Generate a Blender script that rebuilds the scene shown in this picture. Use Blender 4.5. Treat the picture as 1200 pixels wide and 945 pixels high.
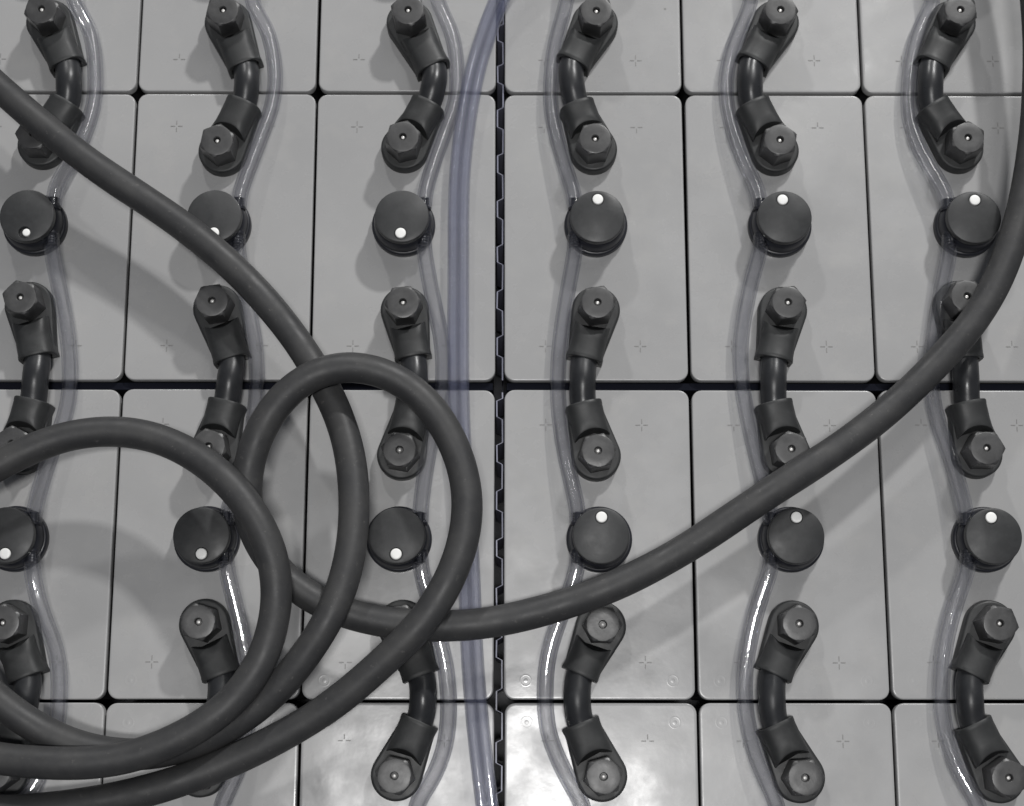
import bpy, bmesh, math, random
from mathutils import Vector
R = math.radians
random.seed(7)
for o in list(bpy.data.objects): bpy.data.objects.remove(o)
S = bpy.context.scene
C = S.collection
MM = 0.001                                  # everything below is measured in millimetres

# ---------------------------------------------------------------- camera
cam = bpy.data.cameras.new('camera'); co = bpy.data.objects.new('camera', cam); C.objects.link(co)
cam.sensor_width = 36; cam.lens = 36 * 1859.79 / 1200
cam.clip_start = 0.01; cam.clip_end = 50
co.location = (0.003472, -0.217893, 0.98965)
co.rotation_euler = (0.205488, -0.004471, 0.000376)
cam.dof.use_dof = True; cam.dof.focus_distance = 0.97; cam.dof.aperture_fstop = 9
S.camera = co

# ---------------------------------------------------------------- room light
W = bpy.data.worlds.new('World'); S.world = W; W.use_nodes = True
bg = W.node_tree.nodes['Background']
bg.inputs[0].default_value = (0.92, 0.96, 1.06, 1); bg.inputs[1].default_value = 0.11
def lamp(name, loc, target, power, sx, sy, col):
    l = bpy.data.lights.new(name, 'AREA'); l.energy = power; l.color = col
    l.shape = 'RECTANGLE'; l.size = sx; l.size_y = sy
    o = bpy.data.objects.new(name, l); C.objects.link(o); o.location = loc
    o.rotation_euler = (Vector(target) - Vector(loc)).to_track_quat('-Z', 'Y').to_euler()
    return o
lamp('hall_lamp', (1.28, 2.64, 2.2), (0, 0, 0), 70, 0.20, 0.16, (1, 0.992, 0.98))
lamp('far_hall_lamp', (-0.97, 3.74, 2.2), (0, 0, 0), 41, 0.20, 0.16, (1, 0.992, 0.98))
lamp('near_hall_lamp', (0.80, 1.45, 2.3), (0, 0, 0), 4.2, 0.075, 0.9, (1, 0.99, 0.97))
lamp('overhead_lamp', (0.02, -0.40, 2.5), (0.02, -0.41, 0), 25, 0.42, 0.14, (1, 0.99, 0.98))
S.view_settings.view_transform = 'Standard'; S.view_settings.look = 'None'
S.view_settings.exposure = 0.0; S.view_settings.gamma = 1.0
S.render.engine = 'CYCLES'
S.cycles.transparent_max_bounces = 24; S.cycles.max_bounces = 10
S.render.filter_size = 1.9

BOLTS={'A':[(-299.8,245.4),(-181.3,245.1),(-60.4,245.4),(62.8,245.1),(183.4,246.1),(301.3,246.4)],
 'B':[(-300,159.3),(-181.7,154.9),(-62.5,157.5),(61.1,156.6),(180,156),(301.1,157.7)],
 'C':[(-301.3,50.4),(-180.8,48.4),(-60.9,47.5),(61.5,47.7),(181.4,47.9),(294.4,52)],
 'D':[(-300.6,-43.1),(-179.3,-44.6),(-61.6,-46.6),(60.8,-47),(180.2,-45.8),(300.9,-45.1)],
 'E':[(-299.1,-152.6),(-181.2,-152),(-59.6,-152.5),(62.5,-153.3),(181.1,-152.8),(302.3,-152.6)],
 'F':[(-298.4,-240.1),(-179.7,-240.1),(-61.8,-242.3),(62,-242.7),(181.3,-243.4),(302,-243.4)]}
BOOT_ENDS={'A':[(-285.3,212.8),(-167.9,211.9),(-43.8,211),(47.4,214.8),(166.3,215.1),(285.1,214.2)],
 'B':[(-283.8,186.7),(-167.9,186.9),(-47.1,186.6),(50,186.2),(165.4,187.1),(283.6,186.1)],
 'C':[(-292.7,15.1),(-169.6,13.6),(-54.7,14.9),(53.5,14),(174.1,14.1),(295.2,14.9)],
 'D':[(-293.6,-12.6),(-171.9,-13.3),(-53.8,-12.8),(52.7,-14.1),(172.9,-13.4),(294.9,-13.2)],
 'E':[(-286.5,-184.8),(-169.1,-183.9),(-47.4,-183.8),(48.9,-182.9),(166.9,-182.9),(287,-183.3)],
 'F':[(-289.4,-212.9),(-170.7,-210.4),(-47.9,-210.3),(49.1,-211.3),(167,-211.7),(286.9,-211.2)]}
VENT_TUBES={'1a':[(-284,258.8),(-274.6,243.6),(-269.9,228.5),(-267.6,207.4),(-267.2,189.5),(-274.4,158.2),(-287.5,127.8)],
 '1b':[(-289.5,87.6),(-284.2,70.5),(-277.6,41.8),(-273,8.9),(-273.2,-15.9),(-282.3,-51.2),(-289.9,-83.4)],
 '1c':[(-290.5,-116.2),(-282.1,-141.2),(-270.4,-170.7),(-268,-195.2),(-268.7,-217.9),(-279.6,-249.4),(-288.2,-265.2)],
 '2a':[(-165.1,257.3),(-155.2,240.9),(-149.7,217.9),(-148.6,201.7),(-150.4,185.6),(-155.7,167.9),(-162.4,145.6),(-168.4,125.8)],
 '2b':[(-167,87.8),(-161.4,51.5),(-155.4,20.2),(-154.3,-13),(-158.8,-53.8),(-168,-79)],
 '2c':[(-168.8,-115),(-162,-141.1),(-154.7,-172.1),(-152.1,-202.7),(-157,-237.9),(-166.4,-260.3)],
 '3a':[(-41.7,259.4),(-31.8,236.9),(-28.8,214),(-29.2,191.9),(-35.8,169.9),(-43.3,145.8),(-48.6,124.2)],
 '3b':[(-48.2,88),(-42.3,51.7),(-37.2,28.7),(-35.9,1),(-37.9,-14.5),(-43,-36.3),(-46.5,-58.5),(-49.9,-82.1)],
 '3c':[(-48.4,-115.9),(-45.7,-128.5),(-38,-156.6),(-33.7,-172.6),(-31,-193),(-30.8,-208.8),(-33.2,-227.4),(-40.7,-245.9),(-50.3,-260.3)],
 '4a':[(44,259.6),(36.4,231),(33.5,206.3),(33.4,184.3),(37.7,161.8),(43.2,140.1),(48.6,123.9)],
 '4b':[(48.3,87.6),(46.6,76.7),(42,51.8),(38.1,23.2),(36.8,-2.8),(37.8,-21.5),(41.4,-47.6),(47.5,-79.3)],
 '4c':[(47.8,-116.9),(43.5,-132.1),(34.9,-155),(29.7,-172.5),(28,-195),(29.5,-215.3),(35.6,-232.4),(44.2,-249.3),(51.2,-260.3)],
 '5a':[(167.1,260),(156.7,235),(150.2,212.6),(149.1,192.3),(152.2,172.1),(158.2,150.3),(167.3,121.8)],
 '5b':[(165.7,87.2),(164.3,76.9),(158,52),(153.7,25.6),(153.8,1.2),(156,-17.5),(160.5,-43.7),(165.2,-80.2)],
 '5c':[(167.2,-115.8),(160.2,-137.3),(154.4,-158.3),(150.3,-181.2),(149.8,-198),(152.1,-217.3),(157.1,-235.8),(167.1,-260.2)],
 '6a':[(288.7,260.3),(279.9,243.8),(273.1,221.3),(270,200.9),(269.2,178.9),(275.2,154.7),(288.9,120.8)],
 '6b':[(287.1,87.4),(280.5,48.3),(275.7,20.2),(274.4,-4.7),(276.6,-23.4),(283.7,-50.6),(289.4,-80.7)],
 '6c':[(287.9,-115.7),(280.1,-140.8),(273.6,-163.6),(270.7,-184.2),(269.7,-201.5),(272,-220.7),(278.7,-242.3),(288.2,-260.2)]}
CABLE_ONE=[(-354.3,216.8,37),(-319.5,186.5,37),(-289.8,159,38),(-261.1,135.7,38),(-233.2,117.4,36),(-205.5,99,35),(-184.8,83.6,36),(-162.2,63.6,36),(-142,41.3,35),(-124.4,19.5,35),(-110.6,-1.8,36),(-97.8,-26.1,37),(-89.7,-50.5,40),(-86.4,-79.8,44),(-87.1,-108.8,50),(-93.8,-142,55.5),(-103,-159.3,55),(-116,-177.3,50),(-128.6,-192.5,46),(-147.3,-208.6,41),(-174.2,-221.8,36),(-192.6,-228.7,35),(-208,-231.1,35),(-233.5,-230.7,35),(-258.7,-222.3,36),(-275.8,-212,38),(-293,-200.3,40),(-319.2,-173.6,42),(-344.5,-128.7,44),(-338.5,-88.4,48),(-318.8,-70.7,50),(-299,-61.3,50),(-278.9,-48.3,50),(-253.8,-40.5,50),(-229.2,-38.4,50),(-204.7,-42.2,51),(-181.3,-55,53),(-162.7,-68.5,57),(-147.7,-85.6,62),(-135.3,-105,60),(-128.9,-131.2,57),(-130.5,-152.9,55),(-137.2,-177.6,55),(-152.6,-199.1,56),(-175.1,-216.5,56),(-201.2,-228.5,55),(-223.2,-234.2,54),(-253.1,-234.7,54),(-287.7,-233.4,50),(-319.8,-225.2,44),(-358.1,-208.1,38)]
CABLE_TWO=[(336.3,322.4,45),(343.5,280.1,45),(344.8,244.8,44),(343.9,204.5,42),(339.4,161.3,40),(330.2,109.7,38),(313.9,64.9,38),(296.4,35.7,38),(273.8,10.4,37),(244,-18.9,36),(204.9,-49.8,38),(163.6,-74.8,38),(116.2,-106.5,36),(96.5,-117.3,36),(61.3,-134.9,38),(26.6,-146.2,36),(-11.1,-154.6,37),(-33.6,-156.2,37.5),(-59.3,-154.7,37.5),(-83.9,-150.6,36.5),(-104.5,-142.5,36),(-120,-134.9,36),(-134.7,-121.6,36),(-147.3,-103.3,38),(-153.4,-84.8,42),(-153,-64.1,46),(-148.3,-45.2,49),(-138.9,-28.2,52),(-123.3,-10.9,55),(-104.2,-0.5,56),(-87.8,1.1,56),(-78,0,56),(-61.4,-6.3,55),(-45.6,-17.7,54),(-33.5,-33.5,53),(-24.6,-52,53),(-18.8,-72.3,54),(-17.7,-92.4,55),(-20.3,-109.4,56),(-27.4,-127.6,57),(-40.7,-151.5,57),(-58.1,-169.1,54),(-75,-183.2,50),(-92.1,-197.8,46),(-121.2,-215.9,40),(-151.6,-231.6,37),(-186.5,-245.2,37),(-206.5,-251.5,37.5),(-239.4,-258.2,37.5),(-289.8,-262.6,37),(-325,-259.3,36),(-355.6,-249.6,36)]
FILL_TUBE=[(30.7,311.2),(13.4,286.2),(0.8,266.4),(-8.2,240.7),(-16.2,215.2),(-22.2,179.8),(-26.5,139.7),(-26.8,72.1),(-26.3,-0.9),(-24.9,-39.3),(-19.1,-113.9),(-17,-166.7),(-14.1,-201.6),(-10.7,-232.5),(-7,-260.4),(-3.3,-292.5)]

# ---------------------------------------------------------------- materials
def new_mat(name, base, rough, metal=0.0, spec=0.5):
    m = bpy.data.materials.new(name); m.use_nodes = True
    nt = m.node_tree; b = nt.nodes['Principled BSDF']
    b.inputs['Base Color'].default_value = (*base, 1); b.inputs['Roughness'].default_value = rough
    b.inputs['Metallic'].default_value = metal; b.inputs['Specular IOR Level'].default_value = spec
    return m, nt, b
def coord(nt, kind='Object', world=False):
    if world: return nt.nodes.new('ShaderNodeNewGeometry').outputs['Position']
    return nt.nodes.new('ShaderNodeTexCoord').outputs[kind]
def noise(nt, vec, scale, detail=4, rough=0.55):
    n = nt.nodes.new('ShaderNodeTexNoise'); n.inputs['Scale'].default_value = scale
    n.inputs['Detail'].default_value = detail; n.inputs['Roughness'].default_value = rough
    nt.links.new(vec, n.inputs['Vector']); return n.outputs['Fac']
def ramp(nt, fac, stops):
    r = nt.nodes.new('ShaderNodeValToRGB'); nt.links.new(fac, r.inputs[0]); e = r.color_ramp.elements
    e[0].position = stops[0][0]; e[0].color = (*stops[0][1], 1)
    e[1].position = stops[-1][0]; e[1].color = (*stops[-1][1], 1)
    for p, c in stops[1:-1]:
        x = e.new(p); x.color = (*c, 1)
    return r.outputs['Color']
def maprange(nt, fac, a, b, c, d):
    r = nt.nodes.new('ShaderNodeMapRange'); nt.links.new(fac, r.inputs[0])
    for i, v in enumerate((a, b, c, d)): r.inputs[i + 1].default_value = v
    return r.outputs[0]
def bump(nt, b, h, strength, dist, prev=None):
    n = nt.nodes.new('ShaderNodeBump'); n.inputs['Strength'].default_value = strength
    n.inputs['Distance'].default_value = dist; nt.links.new(h, n.inputs['Height'])
    if prev: nt.links.new(prev, n.inputs['Normal'])
    nt.links.new(n.outputs[0], b.inputs['Normal']); return n.outputs[0]
def mixc(nt, fac, a, b, mode='MIX'):
    m = nt.nodes.new('ShaderNodeMix'); m.data_type = 'RGBA'; m.blend_type = mode
    if isinstance(fac, float): m.inputs[0].default_value = fac
    else: nt.links.new(fac, m.inputs[0])
    for i, v in ((6, a), (7, b)):
        if isinstance(v, tuple): m.inputs[i].default_value = (*v, 1)
        else: nt.links.new(v, m.inputs[i])
    return m.outputs[2]

def lid_material():
    m, nt, b = new_mat('grey_lid_plastic', (0.4, 0.395, 0.39), 0.3)
    p = coord(nt, world=True)
    base = ramp(nt, noise(nt, p, 9, 3), [(0.3, (0.352, 0.352, 0.353)), (0.7, (0.385, 0.385, 0.384))])
    # dusty smears and tiny specks of dirt
    sm = maprange(nt, noise(nt, p, 38, 6, 0.65), 0.52, 0.75, 0, 0.5)
    base = mixc(nt, sm, base, (0.42, 0.415, 0.405))
    v = nt.nodes.new('ShaderNodeTexVoronoi'); v.inputs['Scale'].default_value = 24
    nt.links.new(p, v.inputs['Vector'])
    dot = maprange(nt, v.outputs['Distance'], 0.018, 0.034, 1, 0)
    keep = maprange(nt, noise(nt, p, 17, 1), 0.5, 0.56, 0, 0.85)
    mm = nt.nodes.new('ShaderNodeMath'); mm.operation = 'MULTIPLY'
    nt.links.new(dot, mm.inputs[0]); nt.links.new(keep, mm.inputs[1])
    base = mixc(nt, mm.outputs[0], base, (0.09, 0.085, 0.08))
    nt.links.new(base, b.inputs['Base Color'])
    r = maprange(nt, noise(nt, p, 26, 5, 0.6), 0.3, 0.7, 0.17, 0.36)
    nt.links.new(r, b.inputs['Roughness'])
    n1 = bump(nt, b, noise(nt, p, 11, 2, 0.35), 0.8, 0.0036)
    n2 = bump(nt, b, noise(nt, p, 55, 3, 0.5), 0.4, 0.00028, n1)
    bump(nt, b, noise(nt, p, 900, 2, 0.5), 0.12, 0.00004, n2)
    return m
def black_plastic(name, base, rough, grain=1400, wear=0.5, spec=0.45):
    m, nt, b = new_mat(name, base, rough, 0, spec)
    p = coord(nt, world=True)
    c2 = tuple(min(1, c * 1.9 + 0.008) for c in base)
    f = maprange(nt, noise(nt, p, 130, 6, 0.7), 0.45, 0.8, 0, wear)
    oi = nt.nodes.new('ShaderNodeObjectInfo')
    tone = maprange(nt, oi.outputs['Random'], 0, 1, 0, 0.45)
    sc = maprange(nt, noise(nt, p, 420, 5, 0.8), 0.68, 0.8, 0, 0.4)
    body = mixc(nt, tone, mixc(nt, f, base, c2), tuple(c * 1.5 for c in base))
    nt.links.new(mixc(nt, sc, body, (0.16, 0.155, 0.15)), b.inputs['Base Color'])
    nt.links.new(maprange(nt, noise(nt, p, 60, 4), 0.3, 0.7, rough - 0.08, rough + 0.1), b.inputs['Roughness'])
    n1 = bump(nt, b, noise(nt, p, grain, 2, 0.5), 0.25, 0.0001)
    bump(nt, b, noise(nt, p, 90, 3, 0.5), 0.3, 0.0005, n1)
    return m
def cable_material():
    m, nt, b = new_mat('black_rubber', (0.05, 0.05, 0.049), 0.52, 0, 0.4)
    p = coord(nt, world=True)
    f = maprange(nt, noise(nt, p, 45, 6, 0.65), 0.4, 0.75, 0, 1)
    c = mixc(nt, f, (0.039, 0.0395, 0.041), (0.060, 0.0595, 0.059))
    # pale scuffs
    sc = maprange(nt, noise(nt, p, 260, 5, 0.75), 0.62, 0.74, 0, 0.5)
    nt.links.new(mixc(nt, sc, c, (0.2, 0.19, 0.18)), b.inputs['Base Color'])
    nt.links.new(maprange(nt, noise(nt, p, 80, 4), 0.3, 0.7, 0.42, 0.6), b.inputs['Roughness'])
    n1 = bump(nt, b, noise(nt, p, 1100, 3, 0.6), 0.3, 0.00012)
    bump(nt, b, noise(nt, p, 55, 3, 0.5), 0.35, 0.0012, n1)
    return m
def tube_material(name, tint, edge, milk, milk_col, gloss=1.0):
    m = bpy.data.materials.new(name); m.use_nodes = True; nt = m.node_tree
    for n in list(nt.nodes): nt.nodes.remove(n)
    out = nt.nodes.new('ShaderNodeOutputMaterial')
    lw = nt.nodes.new('ShaderNodeLayerWeight'); lw.inputs[0].default_value = 0.5
    col = ramp(nt, lw.outputs['Facing'], [(0.0, tint), (0.62, tint), (0.97, edge)])
    t0 = nt.nodes.new('ShaderNodeBsdfTransparent'); nt.links.new(col, t0.inputs[0])
    rf = nt.nodes.new('ShaderNodeBsdfRefraction'); nt.links.new(col, rf.inputs[0]); rf.inputs['IOR'].default_value = 1.45; rf.inputs['Roughness'].default_value = 0.02
    tr = nt.nodes.new('ShaderNodeMixShader'); tr.inputs[0].default_value = 0.15
    nt.links.new(t0.outputs[0], tr.inputs[1]); nt.links.new(rf.outputs[0], tr.inputs[2])
    df = nt.nodes.new('ShaderNodeBsdfDiffuse'); df.inputs[0].default_value = (*milk_col, 1)
    tl = nt.nodes.new('ShaderNodeBsdfTranslucent'); tl.inputs[0].default_value = (*milk_col, 1)
    m0 = nt.nodes.new('ShaderNodeMixShader'); m0.inputs[0].default_value = 0.5
    nt.links.new(df.outputs[0], m0.inputs[1]); nt.links.new(tl.outputs[0], m0.inputs[2])
    m1 = nt.nodes.new('ShaderNodeMixShader')
    p = coord(nt, world=True)
    nt.links.new(maprange(nt, noise(nt, p, 25, 3), 0.3, 0.7, milk * 0.7, milk * 1.3), m1.inputs[0])
    nt.links.new(tr.outputs[0], m1.inputs[1]); nt.links.new(m0.outputs[0], m1.inputs[2])
    if gloss:
        gl = nt.nodes.new('ShaderNodeBsdfGlossy'); gl.inputs['Roughness'].default_value = 0.06
        bp = nt.nodes.new('ShaderNodeBump'); bp.inputs['Strength'].default_value = 0.4; bp.inputs['Distance'].default_value = 0.0008
        nt.links.new(noise(nt, p, 45, 3), bp.inputs['Height']); nt.links.new(bp.outputs[0], gl.inputs['Normal'])
        pw = nt.nodes.new('ShaderNodeMath'); pw.operation = 'POWER'; pw.inputs[1].default_value = 4
        nt.links.new(lw.outputs['Facing'], pw.inputs[0])
        m2 = nt.nodes.new('ShaderNodeMixShader'); nt.links.new(maprange(nt, pw.outputs[0], 0, 1, 0.13 * gloss, 0.55), m2.inputs[0])
        nt.links.new(m1.outputs[0], m2.inputs[1]); nt.links.new(gl.outputs[0], m2.inputs[2]); m1 = m2
    nt.links.new(m1.outputs[0], out.inputs[0])
    return m
M = {
 'lid': lid_material(),
 'foam': new_mat('dark_foam', (0.007, 0.008, 0.014), 0.9, 0, 0.15)[0],
 'case': new_mat('dark_case_plastic', (0.03, 0.03, 0.033), 0.5)[0],
 'mark': new_mat('shaded_moulded_mark', (0.24, 0.237, 0.233), 0.5)[0],  # relief shading of the raised dashes is put into a darker grey
 'cover': black_plastic('connector_cover', (0.025, 0.026, 0.0265), 0.5),
 'bolt': black_plastic('bolt_cap_plastic', (0.036, 0.036, 0.0365), 0.41, 900, 1.0, 0.75),
 'link': black_plastic('link_cable_sheath', (0.019, 0.02, 0.022), 0.34),
 'cap': black_plastic('vent_plug_plastic', (0.030, 0.031, 0.032), 0.45),
 'flange': black_plastic('shaded_flange_plastic', (0.016, 0.017, 0.022), 0.36),  # bluish shade on the plug sides is put into this darker colour
 'cable': cable_material(),
 'pin': new_mat('white_float', (0.92, 0.92, 0.9), 0.4)[0],
 'probe': new_mat('probe_metal_glint', (0.75, 0.74, 0.72), 0.35, 0.3)[0],  # contact metal, its glint in the hole put into a pale colour
 'tube': tube_material('clear_tube', (0.994, 0.994, 0.998), (0.74, 0.77, 0.9), 0.006, (0.6, 0.65, 0.95)),
 'bore': tube_material('clear_tube_bore', (0.995, 0.995, 0.998), (0.55, 0.59, 0.83), 0.007, (0.55, 0.6, 0.95), 0),
 'fill': tube_material('bluish_tube', (0.985, 0.986, 0.995), (0.84, 0.86, 0.95), 0.052, (0.6, 0.65, 0.98)),
 'fillbore': tube_material('bluish_tube_bore', (0.988, 0.989, 0.996), (0.8, 0.82, 0.93), 0.04, (0.5, 0.55, 0.92), 0),
 'spacer': new_mat('spacer_plastic', (0.22, 0.225, 0.29), 0.4)[0],
 'steel': new_mat('dark_steel', (0.012, 0.013, 0.02), 0.5)[0],
}
fm, fnt, fb = new_mat('floor_concrete', (0.2, 0.2, 0.2), 0.7)
fnt.links.new(ramp(fnt, noise(fnt, coord(fnt, world=True), 6, 6), [(0.3, (0.15, 0.15, 0.15)), (0.7, (0.24, 0.235, 0.23))]), fb.inputs['Base Color'])
M['floor'] = fm

# ---------------------------------------------------------------- helpers
def obj(name, verts, faces, mat, parent=None, smooth=True, sharp=None):
    me = bpy.data.meshes.new(name)
    me.from_pydata([(x * MM, y * MM, z * MM) for x, y, z in verts], [], faces); me.update()
    bm = bmesh.new(); bm.from_mesh(me); bmesh.ops.recalc_face_normals(bm, faces=bm.faces)
    if smooth:
        for f in bm.faces: f.smooth = True
        lim = R(sharp if sharp else 40)
        for e in bm.edges:
            if len(e.link_faces) == 2 and e.calc_face_angle(0) > lim: e.smooth = False
    bm.to_mesh(me); bm.free()
    me.materials.append(M[mat])
    o = bpy.data.objects.new(name, me); C.objects.link(o)
    if parent: o.parent = parent
    return o
def flip(o):
    o.data.flip_normals(); return o
def empty(name, loc):
    o = bpy.data.objects.new(name, None); C.objects.link(o); o.empty_display_size = 0.01
    o.location = tuple(c * MM for c in loc); return o
def tag(o, label, cat, group=None):
    o['label'] = label; o['category'] = cat
    if group: o['group'] = group
    return o
def rings(rs, cap0=True, cap1=True, off=0):
    """closed rings (equal counts) joined by quads"""
    v = []; f = []; n = len(rs[0])
    for r in rs: v += list(r)
    for i in range(len(rs) - 1):
        for j in range(n):
            a = off + i * n + j; b = off + i * n + (j + 1) % n
            f.append((a, b, b + n, a + n))
    if cap0: f.append(tuple(range(off + n - 1, off - 1, -1)))
    if cap1: f.append(tuple(off + (len(rs) - 1) * n + j for j in range(n)))
    return v, f
def join(parts):
    V = []; F = []
    for v, f in parts:
        k = len(V); V += v; F += [tuple(i + k for i in x) for x in f]
    return V, F
def circ(r, z, n=40, cx=0, cy=0, ph=0):
    return [(cx + r * math.cos(ph + 2 * math.pi * i / n), cy + r * math.sin(ph + 2 * math.pi * i / n), z) for i in range(n)]
def box(x0, x1, y0, y1, z0, z1):
    return rings([[(x0, y0, z0), (x1, y0, z0), (x1, y1, z0), (x0, y1, z0)], [(x0, y0, z1), (x1, y0, z1), (x1, y1, z1), (x0, y1, z1)]])
def catmull(pts, step=2.5):
    P = [Vector(p) for p in pts]
    P = [P[0] * 2 - P[1]] + P + [P[-1] * 2 - P[-2]]; out = []
    for i in range(1, len(P) - 2):
        a, b, c, d = P[i - 1:i + 3]
        t0 = 0; t1 = t0 + max((b - a).length, 1e-3) ** .5; t2 = t1 + max((c - b).length, 1e-3) ** .5; t3 = t2 + max((d - c).length, 1e-3) ** .5
        n = max(2, int((c - b).length / step))
        for k in range(n):
            t = t1 + (t2 - t1) * k / n
            A1 = a * ((t1 - t) / (t1 - t0)) + b * ((t - t0) / (t1 - t0)); A2 = b * ((t2 - t) / (t2 - t1)) + c * ((t - t1) / (t2 - t1))
            A3 = c * ((t3 - t) / (t3 - t2)) + d * ((t - t2) / (t3 - t2))
            B1 = A1 * ((t2 - t) / (t2 - t0)) + A2 * ((t - t0) / (t2 - t0)); B2 = A2 * ((t3 - t) / (t3 - t1)) + A3 * ((t - t1) / (t3 - t1))
            out.append(B1 * ((t2 - t) / (t2 - t1)) + B2 * ((t - t1) / (t2 - t1)))
    out.append(P[-2]); return out
def smooth_path(p, it):
    p = [v.copy() for v in p]
    for _ in range(it):
        q = [v.copy() for v in p]
        for i in range(1, len(p) - 1): q[i] = (p[i - 1] + p[i] * 2 + p[i + 1]) / 4
        p = q
    return p
def sweep(path, r, n=24, flip=False, cap=True):
    rs = []; up = Vector((0, 0, 1))
    for i, p in enumerate(path):
        t = (path[min(i + 1, len(path) - 1)] - path[max(i - 1, 0)]).normalized()
        s = t.cross(up).normalized(); u = s.cross(t)
        rr = r(i / (len(path) - 1)) if callable(r) else r
        rs.append([tuple(p + s * (rr * math.cos(2 * math.pi * k / n)) + u * (rr * math.sin(2 * math.pi * k / n))) for k in range(n)])
    return rings(rs, cap, cap)
COLS = ['first column from the left', 'second column from the left', 'third column from the left', 'third column from the right', 'second column from the right', 'last column on the right']

# ---------------------------------------------------------------- setting: floor, steel tray
floor = obj('floor', *box(-4000, 4000, -4000, 4000, -560, -540), 'floor', smooth=False); floor['kind'] = 'structure'
tray = join([box(-368, 368, -408, 408, -84, -80), box(-372, -364, -404, 404, -79.9, 3), box(364, 372, -404, 404, -79.9, 3),
             box(-372, 372, 404.2, 412, -80.2, 3), box(-372, 372, -412, -404.2, -80.2, 3)])
tray = obj('tray', *tray, 'steel', smooth=False); tray['kind'] = 'structure'
ped = obj('pedestal', *box(-330, 330, -370, 370, -540, -84.2), 'steel', smooth=False); ped['kind'] = 'structure'

# ---------------------------------------------------------------- battery cells
def rrect(x0, x1, y0, y1, r, inset, z, n=6):
    x0 += inset; x1 -= inset; y0 += inset; y1 -= inset; r = max(r - inset, .3); o = []
    for cx, cy, a in ((x1 - r, y1 - r, 0), (x0 + r, y1 - r, 90), (x0 + r, y0 + r, 180), (x1 - r, y0 + r, 270)):
        for k in range(n + 1):
            t = R(a + 90 * k / n); o.append((cx + r * math.cos(t), cy + r * math.sin(t), z))
    return o
HW, HL = 58.75, 97.2                          # half width and half length of a lid
def lid_geometry():
    a = (-HW, HW, -HL, HL, 6.5)
    prof = [(0, -6), (0, -.9), (.1, -.5), (.28, -.22), (.55, -.06), (.9, 0), (1.8, 0)]
    return rings([rrect(*a, i, z) for i, z in prof])
lidv, lidf = lid_geometry()
casev, casef = rings([rrect(-HW, HW, -HL, HL, 6.5, 1.2, -78), rrect(-HW, HW, -HL, HL, 6.5, 1.2, -6.1)])
def mark_geometry(arms):
    parts = []
    for a in arms:
        v, f = box(1.0, 3.9, -.28, .28, 0.0, .22)
        ca, sa = (1, 0, -1, 0)[a], (0, 1, 0, -1)[a]
        parts.append(([(x * ca - y * sa, x * sa + y * ca, z) for x, y, z in v], f))
    return join(parts)
MARKS = [mark_geometry(a) for a in ((0, 1, 2, 3), (0, 2, 3), (0, 1, 2, 3), (0, 1, 2, 3), (0, 1, 2))]
rv, rf = join([rings([circ(3.9, .005, 28), circ(3.6, .022, 28), circ(3.1, .022, 28), circ(2.8, .005, 28)], False, False), rings([circ(1.4, .005, 16), circ(.8, .045, 16)])])
CX = [-300.5, -181.2, -61.9, 61.9, 181.2, 300.5]
ROWY = [296.6, 100.2, -100.2, -296.6]
ROWN = ['top row, mostly outside', 'second row from the top', 'third row, below wide gap', 'bottom row, cut off']
SHORT = ['far left', 'second from left', 'just left of the spacer', 'just right of the spacer', 'second from right', 'far right']
proto = None; MARK_MESH = {}
for ri, y in enumerate(ROWY):
    for ci, x in enumerate(CX):
        e = empty('battery_cell', (x + random.uniform(-.25, .25), y + random.uniform(-.2, .2) , random.uniform(-.12, .12)))
        e.rotation_euler = (R(random.uniform(-.1, .1)), R(random.uniform(-.15, .15)), R(random.uniform(-.1, .1)))
        tag(e, 'grey battery cell, %s, in the %s' % (SHORT[ci], ROWN[ri]), 'battery cell', 'grey battery cells set side by side in the tray')
        if proto is None:
            a = obj('lid', lidv, lidf, 'lid', e, sharp=60); b = obj('case', casev, casef, 'case', e, smooth=False)
            marks = []
            for sy in (1, -1):
                for dx in (-32.5, 28.5):
                    m = obj('plus_mark', *MARKS[0], 'mark', e, smooth=False); m.location = (dx * MM, sy * 74.5 * MM, 0); marks.append(m)
                for dx in (-45.3, 45.3):
                    m = obj('moulded_ring', rv, rf, 'lid', e); m.location = (dx * MM, sy * 85.6 * MM, 0); marks.append(m)
            proto = [a, b] + marks; proto_cell = e
        else:
            for q in proto:
                if q.name.startswith('moulded_ring') and ri < 2: continue
                c = q.copy(); C.objects.link(c); c.parent = e
                if q.name.startswith('plus_mark'):
                    k = random.randrange(5)
                    if k not in MARK_MESH:
                        me = bpy.data.meshes.new('plus_mark'); me.from_pydata([(x_ * MM, y_ * MM, z_ * MM) for x_, y_, z_ in MARKS[k][0]], [], MARKS[k][1]); me.materials.append(M['mark']); MARK_MESH[k] = me
                    c.data = MARK_MESH[k]
for q in list(proto_cell.children):
    if q.name.startswith('moulded_ring'): bpy.data.objects.remove(q)
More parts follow.
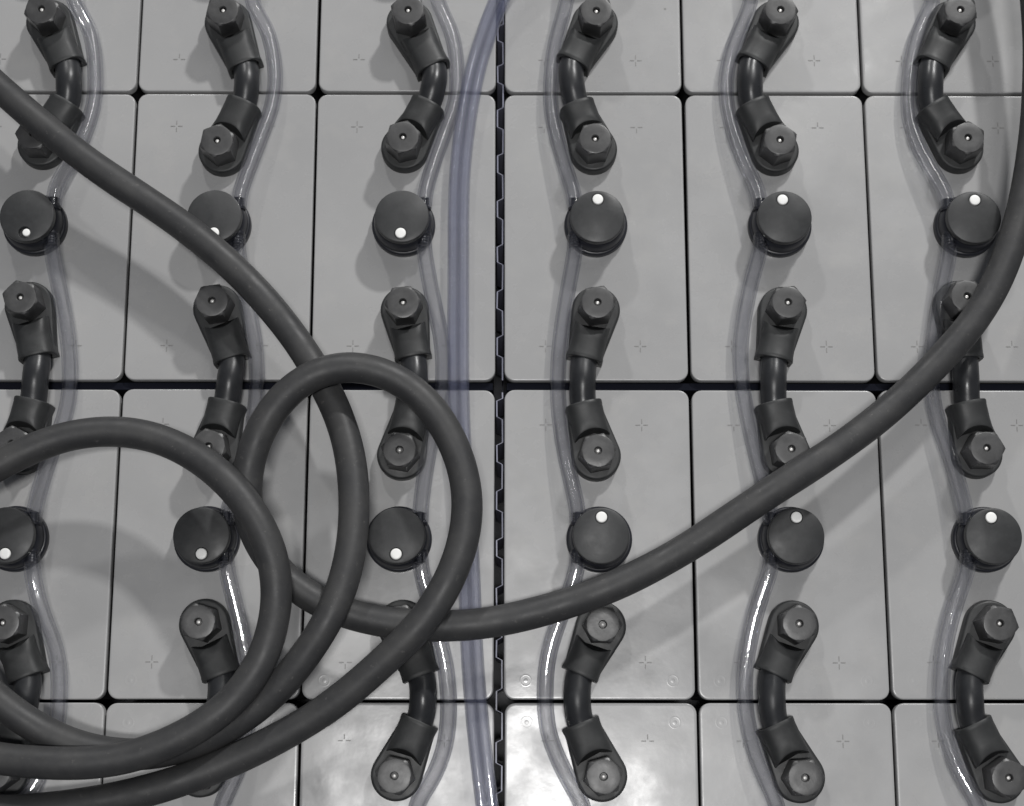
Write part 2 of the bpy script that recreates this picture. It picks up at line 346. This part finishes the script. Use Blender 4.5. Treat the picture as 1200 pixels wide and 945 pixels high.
for name, y0, y1, lab in (('corrugated_spacer', 4, 402, 'thin corrugated plastic spacer in the centre gap, part above the wide dark gap'),
                          ('corrugated_spacer', -402, -4, 'thin corrugated plastic spacer in the centre gap, part below the wide dark gap')):
    pts = []; y = y0; side = 1
    while y < y1:
        L = (16 if side > 0 else 11) + random.uniform(-1.2, 1.2); a = 1.75
        pts += [(side * a + random.uniform(-.15, .15), y), (side * a + random.uniform(-.15, .15), min(y + L, y1))]; y += L + 1.8; side = -side
    th = .42; V = []; F = []
    for i, (px, py) in enumerate(pts):
        zt = -3.2 + random.uniform(-.5, .3)
        V += [(px - th, py, -60), (px + th, py, -60), (px + th, py, zt), (px - th, py, zt)]
    for i in range(len(pts) - 1):
        for j in range(4): F.append((4 * i + j, 4 * i + (j + 1) % 4, 4 * i + 4 + (j + 1) % 4, 4 * i + 4 + j))
    o = obj(name, V, F, 'spacer', smooth=False); tag(o, lab, 'spacer')
for x0, x1, lab in ((-362, -4.5, 'thin dark divider strip standing in the wide gap, left half'), (4.5, 362, 'thin dark divider strip standing in the wide gap, right half')):
    tag(obj('divider_strip', *box(x0, x1, -2.2, 2.2, -70, -4.5), 'foam', smooth=False), lab, 'divider')  # divider widened and blackened, so the gap's dark band is put into it

# ---------------------------------------------------------------- connectors between the terminals
def hexr(th, ap):                           # radius of a hexagon at an angle
    a = (th + math.pi / 6) % (math.pi / 3) - math.pi / 6
    return ap / math.cos(a)
def bolt_parts(n=48):
    def ring(fn, z): return [(fn(2 * math.pi * i / n) * math.cos(2 * math.pi * i / n), fn(2 * math.pi * i / n) * math.sin(2 * math.pi * i / n), z) for i in range(n)]
    rs = [ring(lambda t: hexr(t, 10.35), 6.0), ring(lambda t: hexr(t, 10.25), 25.3), ring(lambda t: min(hexr(t, 10.2), 11.35), 25.9),
          ring(lambda t: 10.05, 26.6), ring(lambda t: 9.4, 26.75), ring(lambda t: 6, 26.75), ring(lambda t: 2.6, 26.74), ring(lambda t: 2.2, 26.4), ring(lambda t: 2.1, 26.0), ring(lambda t: 2.05, 22.4)]
    return rings(rs)
bv, bf = bolt_parts()
pv, pf = rings([circ(1.15, 22.5, 16), circ(1.1, 25.1, 16), circ(.7, 25.4, 16)])
def boot_section(d, w, z0, z1, ct, fn):
    """cross section ring (lateral v, height z) -> local x = d or concave"""
    pts = []
    k = 5; r = min(ct, w - 1)
    prof = [(-w, z0)]
    for i in range(k + 1): t = R(180 - 90 * i / k); prof.append((-w + r + r * math.cos(t), z1 - r + r * math.sin(t)))
    for j in (-.5, 0, .5): prof.append((j * (w - r), z1 + .25))
    for i in range(k + 1): t = R(90 - 90 * i / k); prof.append((w - r + r * math.cos(t), z1 - r + r * math.sin(t)))
    prof.append((w, z0)); prof.append((w * .4, z0 - .01)); prof.append((-w * .4, z0 - .01))
    return [(fn(v, d), v, z) for v, z in prof]
def lug_cover(L):
    """boss round the bolt at the origin, shroud running along +x for L millimetres"""
    # flat shoe: hull of the boss circle and the shroud
    def hull(r, inset, z, n=30):
        w = 11.4 - inset; xe = L - 6; rr = r - inset; pts = []
        a0 = math.acos(min(1, (r - 11.4) / xe)) if xe > 0 else R(60)
        for i in range(n + 1):
            t = a0 + (2 * math.pi - 2 * a0) * i / n; pts.append((rr * math.cos(t), rr * math.sin(t), z))
        pts += [(xe, -w, z), (xe, w, z)]
        return pts
    shoe = rings([hull(15.4, 0, .3), hull(15.4, 0, 7.6), hull(15.4, .3, 8.4), hull(15.4, .9, 8.9), hull(15.4, 1.8, 9.0)])
    f0 = lambda v, d: math.sqrt(max(15.4 ** 2 - v * v, 1)) + d
    fl = lambda v, d: d
    secs = [boot_section(0.0, 10.9, 1.2, 16.4, 6, f0), boot_section(.6, 11.4, .8, 17.9, 6.6, f0), boot_section(1.6, 11.5, .8, 18.4, 7.0, f0),
            boot_section(L * .62 , 11.3, .8, 18.8, 8, fl), boot_section(L - 3.2, 11.5, .7, 19.0, 8.3, fl), boot_section(L - 2.6, 11.7, .6, 19.2, 8.6, fl),
            boot_section(L - .5, 11.8, .6, 19.3, 8.6, fl), boot_section(L, 11.5, .8, 19.0, 8.6, fl), boot_section(L - .05, 9.4, 2.6, 17.2, 7.6, fl), boot_section(L - 5, 9.0, 3, 16.8, 7.4, fl)]
    shroud = rings(secs)
    return join([shoe, shroud])
def xform(geo, ang, x, y):
    ca, sa = math.cos(ang), math.sin(ang); v, f = geo
    return [(a * ca - b * sa + x, a * sa + b * ca + y, z) for a, b, z in v], f
GAPN = ['upper thin joint', 'wide middle gap', 'lower thin joint']
for gi, (t, u) in enumerate((('A', 'B'), ('C', 'D'), ('E', 'F'))):
    for ci in range(6):
        b1, b2 = BOLTS[t][ci], BOLTS[u][ci]; e1, e2 = BOOT_ENDS[t][ci], BOOT_ENDS[u][ci]
        ox, oy = (b1[0] + b2[0]) / 2, (b1[1] + b2[1]) / 2
        root = empty('cell_connector', (ox, oy, 0))
        tag(root, 'black bent connector over the %s, %s' % (GAPN[gi], COLS[ci]), 'connector', 'black connectors bolted between neighbouring cells')
        ctr = []
        for (b, e, far) in ((b1, e1, e2), (b2, e2, e1)):
            dx, dy = e[0] - b[0], e[1] - b[1]; L = math.hypot(dx, dy); ang = math.atan2(dy, dx)
            obj('lug_cover', *xform(lug_cover(L), ang, b[0] - ox, b[1] - oy), 'cover', root, sharp=38)
            h = obj('bolt_head', *xform((bv, bf), random.uniform(0, 1.05), b[0] - ox, b[1] - oy), 'bolt', root, sharp=28)
            obj('probe_point', *xform((pv, pf), 0, b[0] - ox, b[1] - oy), 'probe', h)
            un = Vector((dx, dy, 0)) / L
            ctr.append((Vector((b[0] - ox, b[1] - oy, 10)) + un * (L - 12), Vector((b[0] - ox, b[1] - oy, 10.3)) + un * (L + .5)))
        (i1, o1), (i2, o2) = ctr
        mid = (o1 + o2) / 2; s = -1 if ci >= 3 else 1
        mid.x += s * (1.6 if gi != 1 else .7); mid.z = 13.3
        obj('link_cable', *sweep(smooth_path(catmull([i1, o1, mid, o2, i2], 1.5), 6), 8.3, 28), 'link', root)

# ---------------------------------------------------------------- vent plugs
def cap_top():
    """round cap with a hole for the level float; float hole on local +y"""
    n = 56; hx, hy, hr = 0.0, 11.4, 4.2
    rs = [circ(14.8, 17.2, n), circ(17.0, 17.4, n), circ(17.35, 18.2, n), circ(17.4, 22.0, n), circ(17.1, 22.7, n), circ(16.5, 23.0, n)]
    bm = bmesh.new(); v, f = rings(rs, True, False)
    bvs = [bm.verts.new(p) for p in v]
    for q in f: bm.faces.new([bvs[i] for i in q])
    outer = bvs[-n:]; m = 24
    hole = [bm.verts.new(p) for p in circ(hr, 23.0, m, hx, hy)]; lip = [bm.verts.new(p) for p in circ(hr - .35, 22.7, m, hx, hy)]; low = [bm.verts.new(p) for p in circ(hr - .4, 20.2, m, hx, hy)]
    for j in range(m):
        k = (j + 1) % m
        bm.faces.new((hole[j], hole[k], lip[k], lip[j])); bm.faces.new((lip[j], lip[k], low[k], low[j]))
    bm.faces.new(low); bm.edges.ensure_lookup_table()
    eds = []
    for lst in (outer, hole):
        for j in range(len(lst)):
            e = bm.edges.get((lst[j], lst[(j + 1) % len(lst)])) or bm.edges.new((lst[j], lst[(j + 1) % len(lst)])); eds.append(e)
    bmesh.ops.triangle_fill(bm, use_beauty=True, use_dissolve=False, edges=eds)
    bm.verts.index_update()
    V = [tuple(x.co) for x in bm.verts]; F = [tuple(x.index for x in fc.verts) for fc in bm.faces]; bm.free()
    return V, F
cv, cf = cap_top()
flv, flf = rings([circ(20.4, .2, 56), circ(20.5, 5.2, 56), circ(20.1, 6.0, 56), circ(19.5, 6.3, 56), circ(19.0, 6.4, 56), circ(18.6, 12, 56), circ(17.4, 15.4, 56), circ(15.0, 17.1, 56)])
pinv, pinf = rings([circ(3.2, 20.3, 24, 0, 11.4), circ(3.45, 23.2, 24, 0, 11.4), circ(3.3, 23.6, 24, 0, 11.4), circ(2.8, 23.8, 24, 0, 11.4), circ(1.2, 23.85, 24, 0, 11.4)])
def manifold(s):
    x = 13.6 * s; parts = []
    prof = [(-16, 1.6), (-15.6, 2.3), (-15.2, 3.2), (-13.6, 2.6), (-13.5, 3.2), (-11.9, 2.6), (-11.8, 3.2), (-10.2, 2.6), (-9.2, 2.6), (-9.1, 4.6), (-7.6, 4.6), (-7.5, 3.4)]
    prof = prof + [(-a, b) for a, b in reversed(prof)]
    parts.append(rings([[(x + r * math.cos(2 * math.pi * k / 18), y, 12.6 + r * math.sin(2 * math.pi * k / 18)) for k in range(18)] for y, r in prof]))
    a, b = sorted((s * 9.0, s * 15.5)); parts.append(box(a, b, -5.2, 5.2, 8.3, 16.4))
    return join(parts)
ptop = []
capx = {0: -301.6, 1: -182.2, 2: -62.6, 3: 62.2, 4: 181.8, 5: 303.0}
where = {(1, 0): 'vent plug at the left edge in the upper row of caps', (1, 1): 'vent plug with the cable touching its white dot, upper row, second from the left',
         (1, 2): 'round vent plug in the upper row, column just left of the centre spacer', (1, 3): 'round vent plug in the upper row, column just right of the centre spacer',
         (1, 4): 'round vent plug in the upper row, second column from the right', (1, 5): 'round vent plug in the upper row, beside the cable at the right edge',
         (2, 0): 'vent plug cut by the left edge in the lower row of caps', (2, 1): 'vent plug beside the coiled cable, lower row, second from the left',
         (2, 2): 'round vent plug inside the cable loop, lower row, just left of the spacer', (2, 3): 'round vent plug in the lower row, just right of the centre spacer',
         (2, 4): 'round vent plug just under the sweeping cable, lower row, second from the right', (2, 5): 'round vent plug in the lower row, far right of the photo'}
CAPC = {}
for ri, y in ((0, 304.5), (1, 105.3), (2, -99.2), (3, -302)):
    for ci in range(6):
        s = 1 if ci < 3 else -1
        r = empty('vent_plug', (capx[ci], y, 0)); CAPC[(ri, ci)] = (capx[ci], y)
        tag(r, 'black ' + where.get((ri, ci), 'vent plug outside the photo, %s row, %s' % ('top' if ri == 0 else 'bottom', COLS[ci])), 'vent plug', 'black round vent plugs with a white float')
        rot = (math.pi if ci < 3 else 0) + random.uniform(-.12, .12)
        ph = random.uniform(0, 6)
        obj('flange', flv, flf, 'flange', r, sharp=50)
        c = obj('cap_disc', *xform((cv, cf), rot, 0, 0), 'cap', r, sharp=35)
        pg = (pinv, pinf)
        if (ri, ci) == (1, 0): pg = ([(x * .72 - 1.0, 11.4 + (y_ - 11.4) * .72 - .3, z - 1.2) for x, y_, z in pinv], pinf)
        obj('float_pin', *xform(pg, rot, 0, 0), 'pin', r, sharp=50)
        obj('pipe_fitting', *manifold(s), 'flange', r, sharp=35)

# ---------------------------------------------------------------- clear vent tubes from cap to cap
seg = {'a': (0, 'above the upper caps'), 'b': (1, 'between the upper and lower caps'), 'c': (2, 'below the lower caps')}
for key, pts in VENT_TUBES.items():
    ci = int(key[0]) - 1; ri, txt = seg[key[1]]; s = 1 if ci < 3 else -1
    (ax, ay), (bx, by) = CAPC[(ri, ci)], CAPC[(ri + 1, ci)]
    xa, xb = ax + 13.6 * s, bx + 13.6 * s
    start = [(xa, ay - 9.3, 12.6), (xa, ay - 16, 12.6)]; end = [(xb, by + 16, 12.6), (xb, by + 9.3, 12.6)]
    body = [p for p in pts if ay - 21 > p[1] > by + 21]
    z = lambda p: 12.6 - 7.0 * math.sin(math.pi * min(1, max(0, (ay - 16 - p[1]) / (ay - by - 32)))) 
    extra = []
    if key[1] == 'a': extra = [((xa + body[0][0]) / 2 - 0 * s, (ay - 16 + body[0][1]) / 2, 12.4)]
    if key[1] == 'c': tail = [((xb + body[-1][0]) / 2, (by + 16 + body[-1][1]) / 2, 12.4)]
    else: tail = []
    P = catmull(start + extra + [(p[0], p[1], z(p)) for p in body] + tail + end, 3)
    P = smooth_path(P, 8)
    ov, of = sweep(P, 5.1, 20, cap=False); iv, if_ = sweep(P, 3.5, 16, cap=False)
    me = obj('vent_tube', ov, of, 'tube'); flip(obj('bore', iv, if_, 'bore', me))
    tag(me, 'clear bowed plastic tube %s, %s' % (txt, COLS[ci]), 'tube', 'clear tubes bowing round the connectors')
P0 = catmull([(x, y, 7 + (12 if i < 3 else 0) * (3 - i) / 3) for i, (x, y) in enumerate(FILL_TUBE)] + [(0, -330, 6)], 4)
P0 = smooth_path(P0, 20)
for k, (off, lab) in enumerate(((-3.2, 'bluish clear hose beside the centre spacer, left one of the pair'), (3.3, 'bluish clear hose beside the centre spacer, right one of the pair'))):
    Q = []
    for i, p in enumerate(P0):
        t = (P0[min(i + 1, len(P0) - 1)] - P0[max(i - 1, 0)]).normalized(); sd = t.cross(Vector((0, 0, 1))).normalized()
        Q.append(p - sd * off + Vector((0, 0, .6 * math.sin(i * .05 + k))))
    o = obj('filling_hose', *sweep(Q, 3.7, 18, cap=False), 'fill'); flip(obj('bore', *sweep(Q, 2.6, 14, cap=False), 'fillbore', o))
    tag(o, lab, 'hose', 'bluish clear hoses beside the centre spacer')

# ---------------------------------------------------------------- thick black cables
def cable(pts, pre, post, label):
    path = smooth_path(catmull(pre + pts + post, 3), 60)
    n = len(path)
    for i, p in enumerate(path):
        p.x += .35 * math.sin(i * .11) + .2 * math.sin(i * .043 + 1); p.y += .35 * math.sin(i * .083 + 2) + .15 * math.sin(i * .21)
    o = obj('rubber_cable', *sweep(path, lambda t: 9.25 * (1 + .012 * math.sin(t * n * .09) + .008 * math.sin(t * n * .31 + 1)), 36), 'cable')
    return tag(o, label, 'cable', 'thick black rubber cables coiled over the battery')
cable(CABLE_ONE, [(-560, 420, 20), (-450, 305, 30)], [(-430, -170, 25), (-520, -110, 0)], 'thick black cable entering at upper left and coiling at lower left, ends both left')
cable(CABLE_TWO, [(270, 560, 25), (310, 430, 40)], [(-430, -220, 25), (-520, -170, 0)], 'thick black cable sweeping from the right edge into the middle loop')
